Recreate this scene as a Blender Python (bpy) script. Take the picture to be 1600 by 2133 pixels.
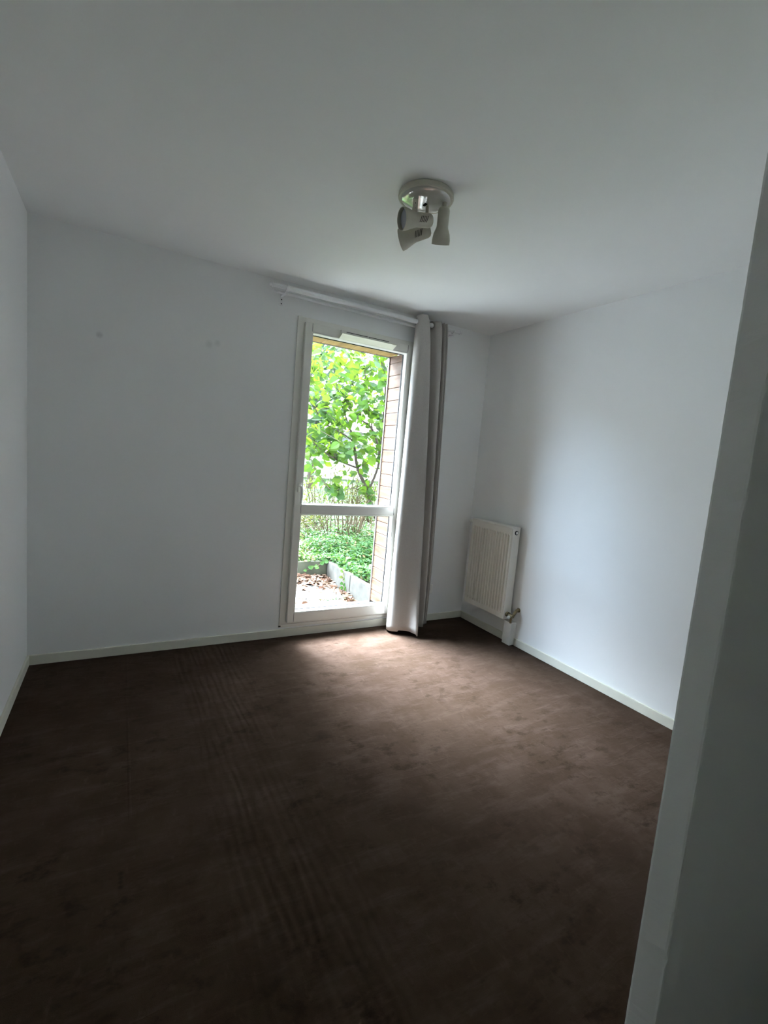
import bpy, bmesh, math, random
from mathutils import Vector, Matrix, Euler
for o in list(bpy.data.objects): bpy.data.objects.remove(o)
S = bpy.context.scene; COL = S.collection
PI = math.pi
# ------------------------------------------------------------------ camera
F_PX, YAW, PITCH, ROLL = 980.2, 0.5146, -0.1122, 0.0861
CAM = Vector((0.4588, -3.2694, 1.3749))
fw = Vector((math.sin(YAW)*math.cos(PITCH), math.cos(YAW)*math.cos(PITCH), math.sin(PITCH)))
rt = Vector((math.cos(YAW), -math.sin(YAW), 0)); up = rt.cross(fw)
r2 = rt*math.cos(ROLL) + up*math.sin(ROLL); u2 = up*math.cos(ROLL) - rt*math.sin(ROLL)
cd = bpy.data.cameras.new('camera'); cam = bpy.data.objects.new('camera', cd); COL.objects.link(cam)
cam.matrix_world = Matrix(((r2.x, u2.x, -fw.x, CAM.x), (r2.y, u2.y, -fw.y, CAM.y), (r2.z, u2.z, -fw.z, CAM.z), (0, 0, 0, 1)))
cd.sensor_fit = 'VERTICAL'; cd.sensor_height = 36; cd.sensor_width = 27
cd.lens = F_PX/2133*36; cd.clip_start = 0.02
S.camera = cam
# ------------------------------------------------------------------ light
S.view_settings.view_transform = 'Standard'; S.view_settings.look = 'None'
S.view_settings.gamma = 1; S.view_settings.use_curve_mapping = False
S.view_settings.exposure = 1.04
SKY_HORIZON, SKY_ZENITH, SKY_GLOW = 5.0, 25.0, 250.0
SUN_POWER, SUN_ELEV, SUN_AZ, SUN_ANGLE = 2.2, 22, -47, 23
GLOW_ELEV, GLOW_AZ, GLOW_IN, GLOW_OUT = 56, -19, 4, 25      # bright patch of thin cloud, degrees
W_ = bpy.data.worlds.new('sky'); S.world = W_; W_.use_nodes = True
nt = W_.node_tree; nt.nodes.clear()
tc = nt.nodes.new('ShaderNodeTexCoord'); sx = nt.nodes.new('ShaderNodeSeparateXYZ')
mr = nt.nodes.new('ShaderNodeMapRange'); mr.inputs['From Min'].default_value = .45; mr.inputs['From Max'].default_value = 1.0
mx = nt.nodes.new('ShaderNodeMix'); mx.data_type = 'RGBA'
mx.inputs['A'].default_value = (SKY_HORIZON*.88, SKY_HORIZON*.97, SKY_HORIZON*1.08, 1)
mx.inputs['B'].default_value = (SKY_ZENITH*.84, SKY_ZENITH*.95, SKY_ZENITH*1.1, 1)
bg = nt.nodes.new('ShaderNodeBackground'); wo = nt.nodes.new('ShaderNodeOutputWorld')
nt.links.new(tc.outputs['Generated'], sx.inputs[0]); nt.links.new(sx.outputs['Z'], mr.inputs['Value'])
gd = nt.nodes.new('ShaderNodeVectorMath'); gd.operation = 'DOT_PRODUCT'
ga, ge = math.radians(GLOW_AZ), math.radians(GLOW_ELEV)
gd.inputs[1].default_value = (math.sin(ga)*math.cos(ge), math.cos(ga)*math.cos(ge), math.sin(ge))
gm = nt.nodes.new('ShaderNodeMapRange'); gm.interpolation_type = 'SMOOTHSTEP'
gm.inputs['From Min'].default_value = math.cos(math.radians(GLOW_OUT)); gm.inputs['From Max'].default_value = math.cos(math.radians(GLOW_IN))
gx = nt.nodes.new('ShaderNodeMix'); gx.data_type = 'RGBA'
gx.inputs['B'].default_value = (SKY_GLOW*.84, SKY_GLOW*.95, SKY_GLOW*1.09, 1)
nt.links.new(tc.outputs['Generated'], gd.inputs[0]); nt.links.new(gd.outputs['Value'], gm.inputs['Value'])
nt.links.new(gm.outputs['Result'], gx.inputs['Factor']); nt.links.new(mx.outputs['Result'], gx.inputs['A'])
nt.links.new(mr.outputs['Result'], mx.inputs['Factor']); nt.links.new(gx.outputs['Result'], bg.inputs['Color'])
nt.links.new(bg.outputs[0], wo.inputs[0])
sl = bpy.data.lights.new('hazy_sun', 'SUN'); sun = bpy.data.objects.new('hazy_sun', sl); COL.objects.link(sun)
sl.energy = SUN_POWER; sl.angle = math.radians(SUN_ANGLE); sl.color = (0.50, 0.71, 1.0)
az, el = math.radians(SUN_AZ), math.radians(SUN_ELEV)
sdir = Vector((math.sin(az)*math.cos(el), math.cos(az)*math.cos(el), math.sin(el)))   # towards the sun
sun.rotation_euler = sdir.to_track_quat('Z', 'Y').to_euler(); sun.location = sdir*30
try:
    S.cycles.max_bounces = 16; S.cycles.diffuse_bounces = 10; S.cycles.transparent_max_bounces = 24
    S.cycles.use_denoising = True; S.cycles.caustics_reflective = False
except Exception: pass

# ------------------------------------------------------------------ materials
def srgb(r, g, b):
    f = lambda c: (c/255/12.92) if c <= 10 else ((c/255+.055)/1.055)**2.4
    return (f(r), f(g), f(b), 1)
class NT:
    def __init__(s, name):
        s.m = bpy.data.materials.new(name); s.m.use_nodes = True; s.t = s.m.node_tree
        s.b = s.t.nodes['Principled BSDF']; s.out = s.t.nodes['Material Output']; s._tc = None
    def n(s, typ, **kw):
        x = s.t.nodes.new(typ)
        for k, v in kw.items(): setattr(x, k, v)
        return x
    def l(s, a, b): s.t.links.new(a, b)
    def obj(s):
        if not s._tc: s._tc = s.n('ShaderNodeTexCoord')
        return s._tc.outputs['Object']
    def mapped(s, scale=(1,1,1), rot=(0,0,0), loc=(0,0,0)):
        m = s.n('ShaderNodeMapping'); m.inputs['Scale'].default_value = scale
        m.inputs['Rotation'].default_value = rot; m.inputs['Location'].default_value = loc
        s.l(s.obj(), m.inputs[0]); return m.outputs[0]
    def noise(s, scale, detail=4, rough=.55, vec=None):
        x = s.n('ShaderNodeTexNoise'); x.inputs['Scale'].default_value = scale
        x.inputs['Detail'].default_value = detail; x.inputs['Roughness'].default_value = rough
        s.l(vec if vec is not None else s.obj(), x.inputs['Vector']); return x.outputs['Fac']
    def ramp(s, fac, stops):
        x = s.n('ShaderNodeValToRGB'); e = x.color_ramp.elements
        e[0].position, e[0].color = stops[0]; e[1].position, e[1].color = stops[-1]
        for p, c in stops[1:-1]:
            k = e.new(p); k.color = c
        s.l(fac, x.inputs[0]); return x.outputs[0]
    def mix(s, fac, a, b, mode='MIX'):
        x = s.n('ShaderNodeMix', data_type='RGBA', blend_type=mode)
        for sock, v in ((x.inputs['Factor'], fac), (x.inputs['A'], a), (x.inputs['B'], b)):
            if hasattr(v, 'links'): s.l(v, sock)
            else: sock.default_value = v
        return x.outputs['Result']
    def math(s, op, a, b=0.0, clamp=False):
        x = s.n('ShaderNodeMath', operation=op); x.use_clamp = clamp
        for i, v in enumerate((a, b)):
            if hasattr(v, 'links'): s.l(v, x.inputs[i])
            else: x.inputs[i].default_value = v
        return x.outputs[0]
    def bump(s, h, strength=.3, dist=.01):
        x = s.n('ShaderNodeBump'); x.inputs['Strength'].default_value = strength; x.inputs['Distance'].default_value = dist
        s.l(h, x.inputs['Height']); s.l(x.outputs[0], s.b.inputs['Normal'])
    def col(s, c):
        if hasattr(c, 'links'): s.l(c, s.b.inputs['Base Color'])
        else: s.b.inputs['Base Color'].default_value = c
    def set(s, rough=.6, spec=.3, metal=0):
        s.b.inputs['Roughness'].default_value = rough; s.b.inputs['Specular IOR Level'].default_value = spec
        s.b.inputs['Metallic'].default_value = metal
g1 = lambda v: (v, v, v, 1)

def plain(name, c, rough=.5, spec=.4, metal=0, var=.06, scale=12, bump=0, bscale=150):
    k = NT(name); k.set(rough, spec, metal)
    f = k.noise(scale)
    lo = tuple(max(0, v*(1-var)) for v in c[:3])+(1,); hi = tuple(min(1, v*(1+var)) for v in c[:3])+(1,)
    k.col(k.ramp(f, [(.3, lo), (.7, hi)]))
    if bump: k.bump(k.noise(bscale, 3), bump, .002)
    return k.m

def spot(k, x, y, z, r):      # 1 inside a soft spot at a point of the surface
    v = k.n('ShaderNodeVectorMath', operation='DISTANCE'); k.l(k.obj(), v.inputs[0]); v.inputs[1].default_value = (x, y, z)
    m = k.n('ShaderNodeMapRange'); m.inputs['From Min'].default_value = r; m.inputs['From Max'].default_value = r*.3
    k.l(v.outputs['Value'], m.inputs['Value']); return m.outputs[0]

def wall_mat(name, c, marks=()):
    k = NT(name); k.set(.75, .12)
    f = k.noise(1.3, 5); base = k.ramp(f, [(.3, tuple(v*.965 for v in c[:3])+(1,)), (.7, c)])
    for (x, y, z, r, s) in marks:
        base = k.mix(k.math('MULTIPLY', spot(k, x, y, z, r), k.math('MULTIPLY', k.noise(60, 3), s)), base, (.12, .115, .11, 1))
    k.col(base); k.bump(k.noise(220, 3, .6), .12, .002); return k.m
M = {}
M['wall'] = wall_mat('painted_wall', (.865, .87, .87, 1))
M['wall_back'] = wall_mat('painted_wall_back', (.86, .868, .868, 1), [(.335, 0, 1.94, .022, .45), (.93, 0, 2.0, .03, .25), (.98, 0, 2.015, .025, .25)])
M['ceiling'] = wall_mat('painted_ceiling', (.88, .885, .88, 1))
M['baseboard'] = plain('painted_baseboard', (.70, .69, .60, 1), .45, .35, var=.05, scale=5)
M['pvc'] = plain('window_plastic', (.76, .75, .70, 1), .35, .4, var=.02)
M['vent'] = plain('vent_plastic', (.80, .82, .68, 1), .4, .4, var=.02)
M['dark'] = plain('dark_gap', (.015, .015, .015, 1), .8, .1)
M['gasket'] = plain('black_gasket', (.012, .012, .014, 1), .5, .3)
M['rod'] = plain('white_rod_lacquer', (.78, .78, .79, 1), .3, .45, var=.02)
M['radiator'] = plain('radiator_enamel', (.74, .72, .66, 1), .35, .4, var=.03)
M['brass'] = plain('tarnished_brass', (.22, .17, .10, 1), .4, .5, .8, var=.2, scale=60)
M['cap'] = plain('white_cap_plastic', (.8, .79, .75, 1), .4, .4)
M['duct'] = plain('white_duct_plastic', (.74, .73, .70, 1), .45, .35)
M['lamp'] = plain('beige_lamp_lacquer', (.50, .475, .40, 1), .45, .4, var=.05, scale=40)
M['lampgloss'] = plain('glossy_lamp_plate', (.62, .60, .56, 1), .08, .9, .35, var=.02)
M['bulb'] = plain('bulb_glass', (.30, .32, .36, 1), .12, .7, 0)
M['steel'] = plain('eyelet_steel', (.45, .45, .44, 1), .3, .5, .9)
M['pane'] = None

def carpet():
    k = NT('brown_carpet'); k.set(.95, .02)
    try: k.b.inputs['Sheen Weight'].default_value = .05; k.b.inputs['Sheen Roughness'].default_value = .6; k.b.inputs['Sheen Tint'].default_value = (.75, .6, .5, 1)
    except Exception: pass
    big = k.noise(1.6, 5, .6); mid = k.noise(5.5, 6, .62); fine = k.noise(420, 2, .6)
    base = k.ramp(big, [(.3, (.037, .0226, .0154, 1)), (.55, (.047, .0294, .0208, 1)), (.75, (.060, .039, .0292, 1))])
    base = k.mix(k.ramp(mid, [(.40, g1(.75)), (.56, g1(0))]), base, (.030, .0175, .0112, 1))
    # worn smears brushed along one direction
    sm = k.noise(3.0, 6, .7, k.mapped((1.2, 5.5, 1), (0, 0, -.55)))
    base = k.mix(k.ramp(sm, [(.50, g1(0)), (.70, g1(.5))]), base, (.082, .056, .0445, 1))
    sm2 = k.noise(4.0, 6, .7, k.mapped((4.5, 1.3, 1), (0, 0, .35), (3, 1, 0)))
    base = k.mix(k.ramp(sm2, [(.52, g1(0)), (.66, g1(.5))]), base, (.034, .0195, .0125, 1))
    base = k.mix(k.ramp(fine, [(.25, g1(.22)), (.75, g1(0))]), base, (.028, .016, .011, 1))
    sc = k.noise(11, 4, .65, k.mapped((1, 1.4, 1), (0, 0, .5))); sc2 = k.noise(2.3, 2)
    base = k.mix(k.math('MULTIPLY', k.ramp(sc, [(.52, g1(0)), (.64, g1(.8))]), k.ramp(sc2, [(.42, g1(.15)), (.6, g1(1))])), base, (.020, .0115, .0075, 1))
    sc3 = k.noise(15, 3, .6, k.mapped((2.4, 1, 1), (0, 0, -.6), (5, 2, 0)))
    base = k.mix(k.ramp(sc3, [(.60, g1(0)), (.78, g1(.30))]), base, (.095, .064, .048, 1))
    # little dark dents and scuffs
    for (x, y, r, s) in [(.483, -1.735, .012, 1), (.483, -1.752, .010, 1), (.483, -1.768, .011, 1), (.483, -1.787, .012, 1),
                         (1.349, -1.263, .055, .7), (.55, -.72, .10, .45), (.60, -.80, .12, .4), (.50, -.95, .10, .4), (.86, -1.0, .09, .35), (2.05, -.42, .05, .3), (1.0, -2.1, .10, .3)]:
        base = k.mix(k.math('MULTIPLY', spot(k, x, y, 0, r), s), base, (.025, .015, .010, 1))
    # faint arc scratches left by the window leaf and furniture
    for (cx, cy, rad, w, s, x0, x1, y0, y1) in [(2.30, -.10, .78, .006, .5, 1.45, 1.75, -.75, -.2), (1.95, -.05, .62, .006, .45, 2.1, 2.6, -.7, -.30), (2.55, -.95, .42, .007, .45, 2.2, 2.9, -.75, -.45), (.75, -.45, .42, .008, .5, .60, 1.15, -.95, -.72)]:
        v = k.n('ShaderNodeVectorMath', operation='DISTANCE'); k.l(k.obj(), v.inputs[0]); v.inputs[1].default_value = (cx, cy, 0)
        wob = k.math('MULTIPLY', k.math('SUBTRACT', k.noise(7, 2), .5), .05)
        d = k.math('ABSOLUTE', k.math('SUBTRACT', k.math('ADD', v.outputs['Value'], wob), rad))
        line = k.math('MULTIPLY', k.math('LESS_THAN', d, w), s)
        sp = k.n('ShaderNodeSeparateXYZ'); k.l(k.obj(), sp.inputs[0])
        for sock, a, b in ((sp.outputs[0], x0, x1), (sp.outputs[1], y0, y1)):
            line = k.math('MULTIPLY', line, k.math('MULTIPLY', k.math('GREATER_THAN', sock, a), k.math('LESS_THAN', sock, b)))
        base = k.mix(line, base, (.034, .020, .015, 1))
    k.col(base)
    # ripples pressed into the pile: thin wavy ridges running from the window towards the door
    wv = k.n('ShaderNodeTexWave', wave_type='BANDS', bands_direction='X')
    wv.inputs['Scale'].default_value = 9.0; wv.inputs['Distortion'].default_value = 5.0; wv.inputs['Detail'].default_value = 3
    wv.inputs['Detail Scale'].default_value = 1.2
    k.l(k.mapped((1, .22, 1), (0, 0, -.06)), wv.inputs['Vector'])
    sp = k.n('ShaderNodeSeparateXYZ'); k.l(k.obj(), sp.inputs[0])
    xx = k.math('ADD', sp.outputs[0], k.math('MULTIPLY', sp.outputs[1], .0))
    def band(a, b, c, d):
        m1 = k.n('ShaderNodeMapRange', interpolation_type='SMOOTHSTEP'); m1.inputs['From Min'].default_value = a; m1.inputs['From Max'].default_value = b; k.l(xx, m1.inputs['Value'])
        m2 = k.n('ShaderNodeMapRange', interpolation_type='SMOOTHSTEP'); m2.inputs['From Min'].default_value = d; m2.inputs['From Max'].default_value = c; k.l(xx, m2.inputs['Value'])
        return k.math('MULTIPLY', m1.outputs[0], m2.outputs[0])
    ripple = k.math('MULTIPLY', wv.outputs['Fac'], k.math('MULTIPLY', band(.70, .92, 1.00, 1.25), k.ramp(k.noise(3.2, 3), [(.32, g1(.12)), (.56, g1(1))])))
    seam = k.math('MULTIPLY', band(.505, .511, .514, .520), k.math('GREATER_THAN', sp.outputs[1], -1.5))
    wr = k.noise(2.6, 4, .5, k.mapped((1, 3.2, 1), (0, 0, .25)))
    wr = k.ramp(k.math('ABSOLUTE', k.math('SUBTRACT', wr, .5)), [(.0, g1(1)), (.03, g1(0))])
    h = k.math('ADD', k.math('MULTIPLY', ripple, .26), k.math('MULTIPLY', seam, .10))
    h = k.math('ADD', h, k.math('MULTIPLY', k.math('MULTIPLY', wr, k.noise(2.1, 2)), .10))
    h = k.math('ADD', h, k.math('MULTIPLY', mid, .30)); h = k.math('ADD', h, k.math('MULTIPLY', fine, .06))
    k.bump(h, .55, .018)
    return k.m
M['carpet'] = carpet()

def fabric():
    k = NT('grey_beige_curtain_fabric'); k.set(.9, .08)
    w = k.noise(380, 2, .6, k.mapped((1, 1, .25)))
    c = k.ramp(w, [(.3, (.47, .445, .42, 1)), (.7, (.54, .515, .49, 1))]); k.col(c)
    tr = k.n('ShaderNodeBsdfTranslucent'); tr.inputs['Color'].default_value = (.50, .48, .45, 1)
    ms = k.n('ShaderNodeMixShader'); ms.inputs[0].default_value = .08
    k.l(k.b.outputs[0], ms.inputs[1]); k.l(tr.outputs[0], ms.inputs[2]); k.l(ms.outputs[0], k.out.inputs['Surface'])
    k.bump(k.noise(500, 2), .15, .001); return k.m
M['curtain'] = fabric()

def glass():
    k = NT('window_glass'); k.t.nodes.remove(k.b)
    tr = k.n('ShaderNodeBsdfTransparent'); tr.inputs[0].default_value = (.965, .98, .97, 1)
    gl = k.n('ShaderNodeBsdfGlossy'); gl.inputs['Roughness'].default_value = .02
    fr = k.n('ShaderNodeFresnel'); fr.inputs['IOR'].default_value = 1.45
    geo = k.n('ShaderNodeNewGeometry')   # the inner side of each face lets light straight out
    ms = k.n('ShaderNodeMixShader'); k.l(k.math('MULTIPLY', fr.outputs[0], k.math('SUBTRACT', 1.0, geo.outputs['Backfacing'])), ms.inputs[0]); k.l(tr.outputs[0], ms.inputs[1]); k.l(gl.outputs[0], ms.inputs[2])
    k.l(ms.outputs[0], k.out.inputs['Surface']); return k.m
M['pane'] = glass()

def wood(name, lo, mid, hi, scale):
    k = NT(name); k.set(.6, .2)
    n1 = k.noise(3.0, 6, .65, k.mapped(scale)); n2 = k.noise(9, 2, .5)
    c = k.ramp(n1, [(.32, lo), (.5, mid), (.68, hi)])
    c = k.mix(k.ramp(n2, [(.66, g1(0)), (.74, g1(.8))]), c, tuple(v*.45 for v in lo[:3])+(1,))
    k.col(c); return k.m
M['clad'] = wood('larch_cladding', (.062, .030, .015, 1), (.112, .062, .037, 1), (.145, .100, .074, 1), (1, 1.2, 9))
M['head'] = wood('pine_head_boards', (.20, .115, .04, 1), (.28, .18, .065, 1), (.33, .225, .095, 1), (9, 1, 1))
M['trimwood'] = plain('pale_corner_bead', (.16, .14, .14, 1), .5, .3)
M['concrete'] = plain('weathered_concrete', (.055, .053, .047, 1), .9, .1, var=.25, scale=9, bump=.4, bscale=60)
M['concrete_moss'] = plain('mossy_concrete', (.036, .038, .026, 1), .9, .1, var=.25, scale=7, bump=.4, bscale=60)
def paving():
    k = NT('exposed_aggregate_paving'); k.set(.9, .1)
    v = k.n('ShaderNodeTexVoronoi'); v.inputs['Scale'].default_value = 70; k.l(k.obj(), v.inputs['Vector'])
    c = k.ramp(v.outputs['Distance'], [(.25, (.34, .34, .325, 1)), (.6, (.12, .12, .112, 1))])
    n = k.noise(5, 4); c = k.mix(k.ramp(n, [(.45, g1(0)), (.7, g1(.5))]), c, (.13, .128, .11, 1))
    sp = k.n('ShaderNodeSeparateXYZ'); k.l(k.obj(), sp.inputs[0])
    j = None
    for sock, off in ((sp.outputs[0], 1.98-5), (sp.outputs[1], .74-5)):
        m = k.math('MODULO', k.math('SUBTRACT', sock, off), .5)
        m = k.math('LESS_THAN', k.math('MINIMUM', m, k.math('SUBTRACT', .5, m)), .006)
        j = m if j is None else k.math('MAXIMUM', j, m)
    k.col(k.mix(j, c, (.018, .018, .014, 1))); k.bump(v.outputs['Distance'], .4, .004); return k.m
M['paving'] = paving()
M['bounce_terrace'] = plain('pale_bounce_concrete', (.12, .12, .117, 1), .9, .1, var=.1, scale=3, bump=.2)
M['soil'] = plain('garden_soil', (.025, .022, .013, 1), .95, .05, var=.4, scale=14, bump=.6, bscale=40)
M['lawn'] = plain('lawn_grass', (.012, .026, .007, 1), .9, .1, var=.4, scale=6)
M['bark'] = plain('grey_brown_bark', (.04, .031, .025, 1), .85, .15, var=.3, scale=30, bump=.5, bscale=80)
M['twig'] = plain('dry_tan_twigs', (.07, .053, .032, 1), .85, .1, var=.4, scale=8)
M['stone'] = plain('pale_cut_wood', (.20, .155, .12, 1), .8, .15, var=.2, scale=30)
M['render'] = plain('pale_house_render', (.40, .38, .37, 1), .85, .1)
M['rooftile'] = plain('pale_roof_tiles', (.12, .10, .095, 1), .8, .1, var=.3, scale=10)
M['houseglass'] = plain('dark_house_glass', (.06, .07, .08, 1), .1, .6)

def leaf_mat(name, stops, trans, tcol):
    k = NT(name); k.set(.5, .12)
    at = k.n('ShaderNodeAttribute', attribute_name='tint')
    c = k.ramp(at.outputs['Fac'], stops); k.col(c)
    tr = k.n('ShaderNodeBsdfTranslucent'); k.l(k.mix(.65, c, tcol), tr.inputs['Color'])
    ms = k.n('ShaderNodeMixShader'); ms.inputs[0].default_value = trans
    k.l(k.b.outputs[0], ms.inputs[1]); k.l(tr.outputs[0], ms.inputs[2]); k.l(ms.outputs[0], k.out.inputs['Surface']); return k.m
M['leaf'] = leaf_mat('hazel_leaf', [(0, (.013, .036, .014, 1)), (.5, (.030, .076, .014, 1)), (1, (.062, .108, .010, 1))], .5, (.085, .150, .006, 1))
M['cover'] = leaf_mat('ground_cover_leaf', [(0, (.012, .040, .012, 1)), (.55, (.028, .076, .020, 1)), (.85, (.066, .098, .024, 1)), (1, (.10, .068, .030, 1))], .25, (.055, .125, .014, 1))
M['shrubleaf'] = leaf_mat('yellowing_shrub_leaf', [(0, (.022, .034, .008, 1)), (.6, (.042, .052, .012, 1)), (1, (.06, .045, .015, 1))], .3, (.10, .12, .018, 1))
M['bushleaf'] = leaf_mat('bush_leaf', [(0, (.020, .038, .010, 1)), (.6, (.045, .066, .014, 1)), (1, (.085, .075, .028, 1))], .35, (.09, .12, .014, 1))
M['dead'] = leaf_mat('fallen_dry_leaf', [(0, (.05, .022, .013, 1)), (.5, (.105, .060, .040, 1)), (1, (.16, .115, .085, 1))], .1, (.1, .07, .035, 1))
M['far'] = leaf_mat('distant_leaf', [(0, (.02, .036, .026, 1)), (1, (.045, .075, .045, 1))], .3, (.05, .09, .035, 1))

# ------------------------------------------------------------------ mesh helpers
class MB:
    def __init__(s): s.bm = bmesh.new(); s.tints = []
    def box(s, x0, x1, y0, y1, z0, z1, bev=0, seg=2):
        t = bmesh.new(); bmesh.ops.create_cube(t, size=1)
        for v in t.verts: v.co = Vector(((x0+x1)/2+v.co.x*(x1-x0), (y0+y1)/2+v.co.y*(y1-y0), (z0+z1)/2+v.co.z*(z1-z0)))
        if bev: bmesh.ops.bevel(t, geom=t.edges[:], offset=bev, segments=seg, affect='EDGES', profile=.5)
        s.join(t); return s
    def join(s, t, mat=None):
        if mat is not None: bmesh.ops.transform(t, matrix=mat, verts=t.verts[:])
        me = bpy.data.meshes.new('tmp'); t.to_mesh(me); t.free(); s.bm.from_mesh(me); bpy.data.meshes.remove(me)
    def tube(s, pts, r, seg=12, cap=True):
        pts = [Vector(p) for p in pts]; rs = r if isinstance(r, (list, tuple)) else [r]*len(pts)
        prev = None; rings = []
        for i, p in enumerate(pts):
            d = (pts[min(i+1, len(pts)-1)]-pts[max(i-1, 0)]).normalized()
            if prev is None:
                a = Vector((0, 0, 1)) if abs(d.z) < .9 else Vector((1, 0, 0)); n = d.cross(a).normalized()
            else: n = (prev - d*prev.dot(d)).normalized()
            prev = n; b = d.cross(n)
            rings.append([s.bm.verts.new(p+(n*math.cos(2*PI*k/seg)+b*math.sin(2*PI*k/seg))*rs[i]) for k in range(seg)])
        for A, B in zip(rings, rings[1:]):
            for k in range(seg): s.bm.faces.new((A[k], A[(k+1) % seg], B[(k+1) % seg], B[k]))
        if cap: s.bm.faces.new(rings[0][::-1]); s.bm.faces.new(rings[-1])
        return s
    def lathe(s, prof, origin, axis=(0, 0, 1), seg=32):   # prof: (radius, distance along axis)
        q = Vector(axis).to_track_quat('Z', 'Y'); o = Vector(origin); rings = []
        for r, h in prof:
            if r < 1e-6: rings.append([s.bm.verts.new(o+q @ Vector((0, 0, h)))])
            else: rings.append([s.bm.verts.new(o+q @ Vector((r*math.cos(2*PI*k/seg), r*math.sin(2*PI*k/seg), h))) for k in range(seg)])
        for A, B in zip(rings, rings[1:]):
            for k in range(seg):
                a, b = A[k % len(A)], A[(k+1) % len(A)]; c, d = B[(k+1) % len(B)], B[k % len(B)]
                f = []
                for v in (a, b, c, d):
                    if v not in f: f.append(v)
                if len(f) > 2: s.bm.faces.new(f)
        return s
    def frame(s, x0, x1, z0, z1, w, y0, y1, bev=0, wt=None, wb=None):   # rectangular frame in the XZ plane, four mitre-free bars
        wt = w if wt is None else wt; wb = w if wb is None else wb
        s.box(x0, x0+w, y0, y1, z0, z1, bev); s.box(x1-w, x1, y0, y1, z0, z1, bev)
        s.box(x0+w-bev, x1-w+bev, y0, y1, z0, z0+wb, bev); s.box(x0+w-bev, x1-w+bev, y0, y1, z1-wt, z1, bev); return s
    def leaf(s, p, d, nrm, L, Wd, fold, tint, lobed=False):
        d = d.normalized(); n = (nrm-d*nrm.dot(d)).normalized(); t = d.cross(n)
        out = [(0, 0), (.10, .30), (.30, .50), (.55, .47), (.80, .26), (1, 0)] if lobed else [(0, 0), (.3, .5), (.65, .38), (1, 0)]
        mid = [s.bm.verts.new(p+d*(a*L)-n*(.10*L*a*a)) for a, _ in out]
        fs = []
        for sg in (1, -1):
            side = [s.bm.verts.new(p+d*(a*L)+t*(sg*w*Wd)+n*(fold*w*Wd-.12*L*a*a)) for a, w in out[1:-1]]
            fs.append(s.bm.faces.new([mid[0], mid[1], side[0]]))
            for i in range(len(side)-1): fs.append(s.bm.faces.new([mid[i+1], mid[i+2], side[i+1], side[i]]))
            fs.append(s.bm.faces.new([mid[-2], mid[-1], side[-1]]))
        s.tints += [tint]*len(fs); return s
    def build(s, name, mat, parent=None, smooth=False, angle=.6):
        if not s.tints: bmesh.ops.recalc_face_normals(s.bm, faces=s.bm.faces[:])
        me = bpy.data.meshes.new(name)
        s.bm.to_mesh(me); s.bm.free()
        for m in (mat if isinstance(mat, list) else [mat]): me.materials.append(m)
        if s.tints:
            a = me.attributes.new('tint', 'FLOAT', 'FACE'); a.data.foreach_set('value', s.tints)
        if smooth:
            me.shade_smooth()
            try: me.set_sharp_from_angle(angle=angle)
            except Exception: pass
        o = bpy.data.objects.new(name, me); COL.objects.link(o)
        if parent: put(o, parent)
        return o
def put(o, parent):
    o.parent = parent
    # parts are modelled in world coordinates: undo the offset of the thing's base once
    o.matrix_parent_inverse = Matrix.Translation(-parent.location) if parent.parent is None else Matrix.Identity(4)
def tag(o, label, cat, group=None, kind=None):
    o['label'] = label; o['category'] = cat
    if group: o['group'] = group
    if kind: o['kind'] = kind
    return o
def thing(name, label, cat, loc, kind=None, group=None):
    o = bpy.data.objects.new(name, None); COL.objects.link(o); o.location = loc; o.empty_display_size = .1
    return tag(o, label, cat, group, kind)
def struct(name, mb, mat, label, cat, smooth=False):
    return tag(mb.build(name, mat, None, smooth), label, cat, kind='structure')

# ------------------------------------------------------------------ room shell
W, H = 3.2062, 2.5
YR = -3.85                                   # rear wall of the passage behind the camera
OX0, OX1, OZ0, OZ1 = 1.497, 2.468, .068, 2.295   # opening in the window wall
WT = .28                                    # thickness of the window wall
struct('floor', MB().box(-.3, W+.3, YR-.2, .27, -.12, 0), M['carpet'], 'worn brown fitted carpet covering the whole room floor', 'floor')
struct('ceiling', MB().box(-.3, W+.3, YR-.2, WT, H, H+.2), M['ceiling'], 'plain white painted ceiling over the room', 'ceiling')
m = MB().box(-.3, OX0, 0, WT, 0, H).box(OX1, W+.3, 0, WT, 0, H).box(OX0, OX1, 0, WT, OZ1, H).box(OX0, OX1, 0, WT, 0, OZ0)
struct('wall_back', m, M['wall_back'], 'white window wall with the tall glazed opening', 'wall')
struct('wall_left', MB().box(-.3, 0, YR, 0, 0, H), M['wall'], 'white wall at the left edge, running towards the camera', 'wall')
struct('wall_right', MB().box(W, W+.25, YR, 0, 0, H), M['wall'], 'white wall behind the radiator, lit by the window', 'wall')
PX, PY, PT = 1.355, -2.830, .0545
bm = bmesh.new(); rp = random.Random(4); NP = 140; rows = []
for j in range(NP+1):
    z = H*j/NP; e = [rp.gauss(0, .00055) for _ in range(4)]
    ring = [(W, PY), (PX+.004, PY+e[0]*.5), (PX+.0012+e[0]*.5, PY-.0012), (PX+e[0]*.6, PY-.005), (PX+e[1], PY-PT+.005), (PX+.0012+e[1]*1.6, PY-PT+.0012), (PX+.005, PY-PT), (W, PY-PT)]
    rows.append([bm.verts.new((x, y, z)) for x, y in ring])
for A, B in zip(rows, rows[1:]):
    for i in range(8): bm.faces.new((A[i], A[(i+1) % 8], B[(i+1) % 8], B[i]))
bm.faces.new(rows[0]); bm.faces.new(rows[-1])
mp_ = MB(); mp_.join(bm)
struct('wall_partition', mp_, M['wall'], 'thin white partition wall end in the right foreground', 'wall')
struct('wall_rear', MB().box(-.3, W+.3, YR-.2, YR, 0, H), M['wall'], 'white wall closing the passage behind the viewer', 'wall')
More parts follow.
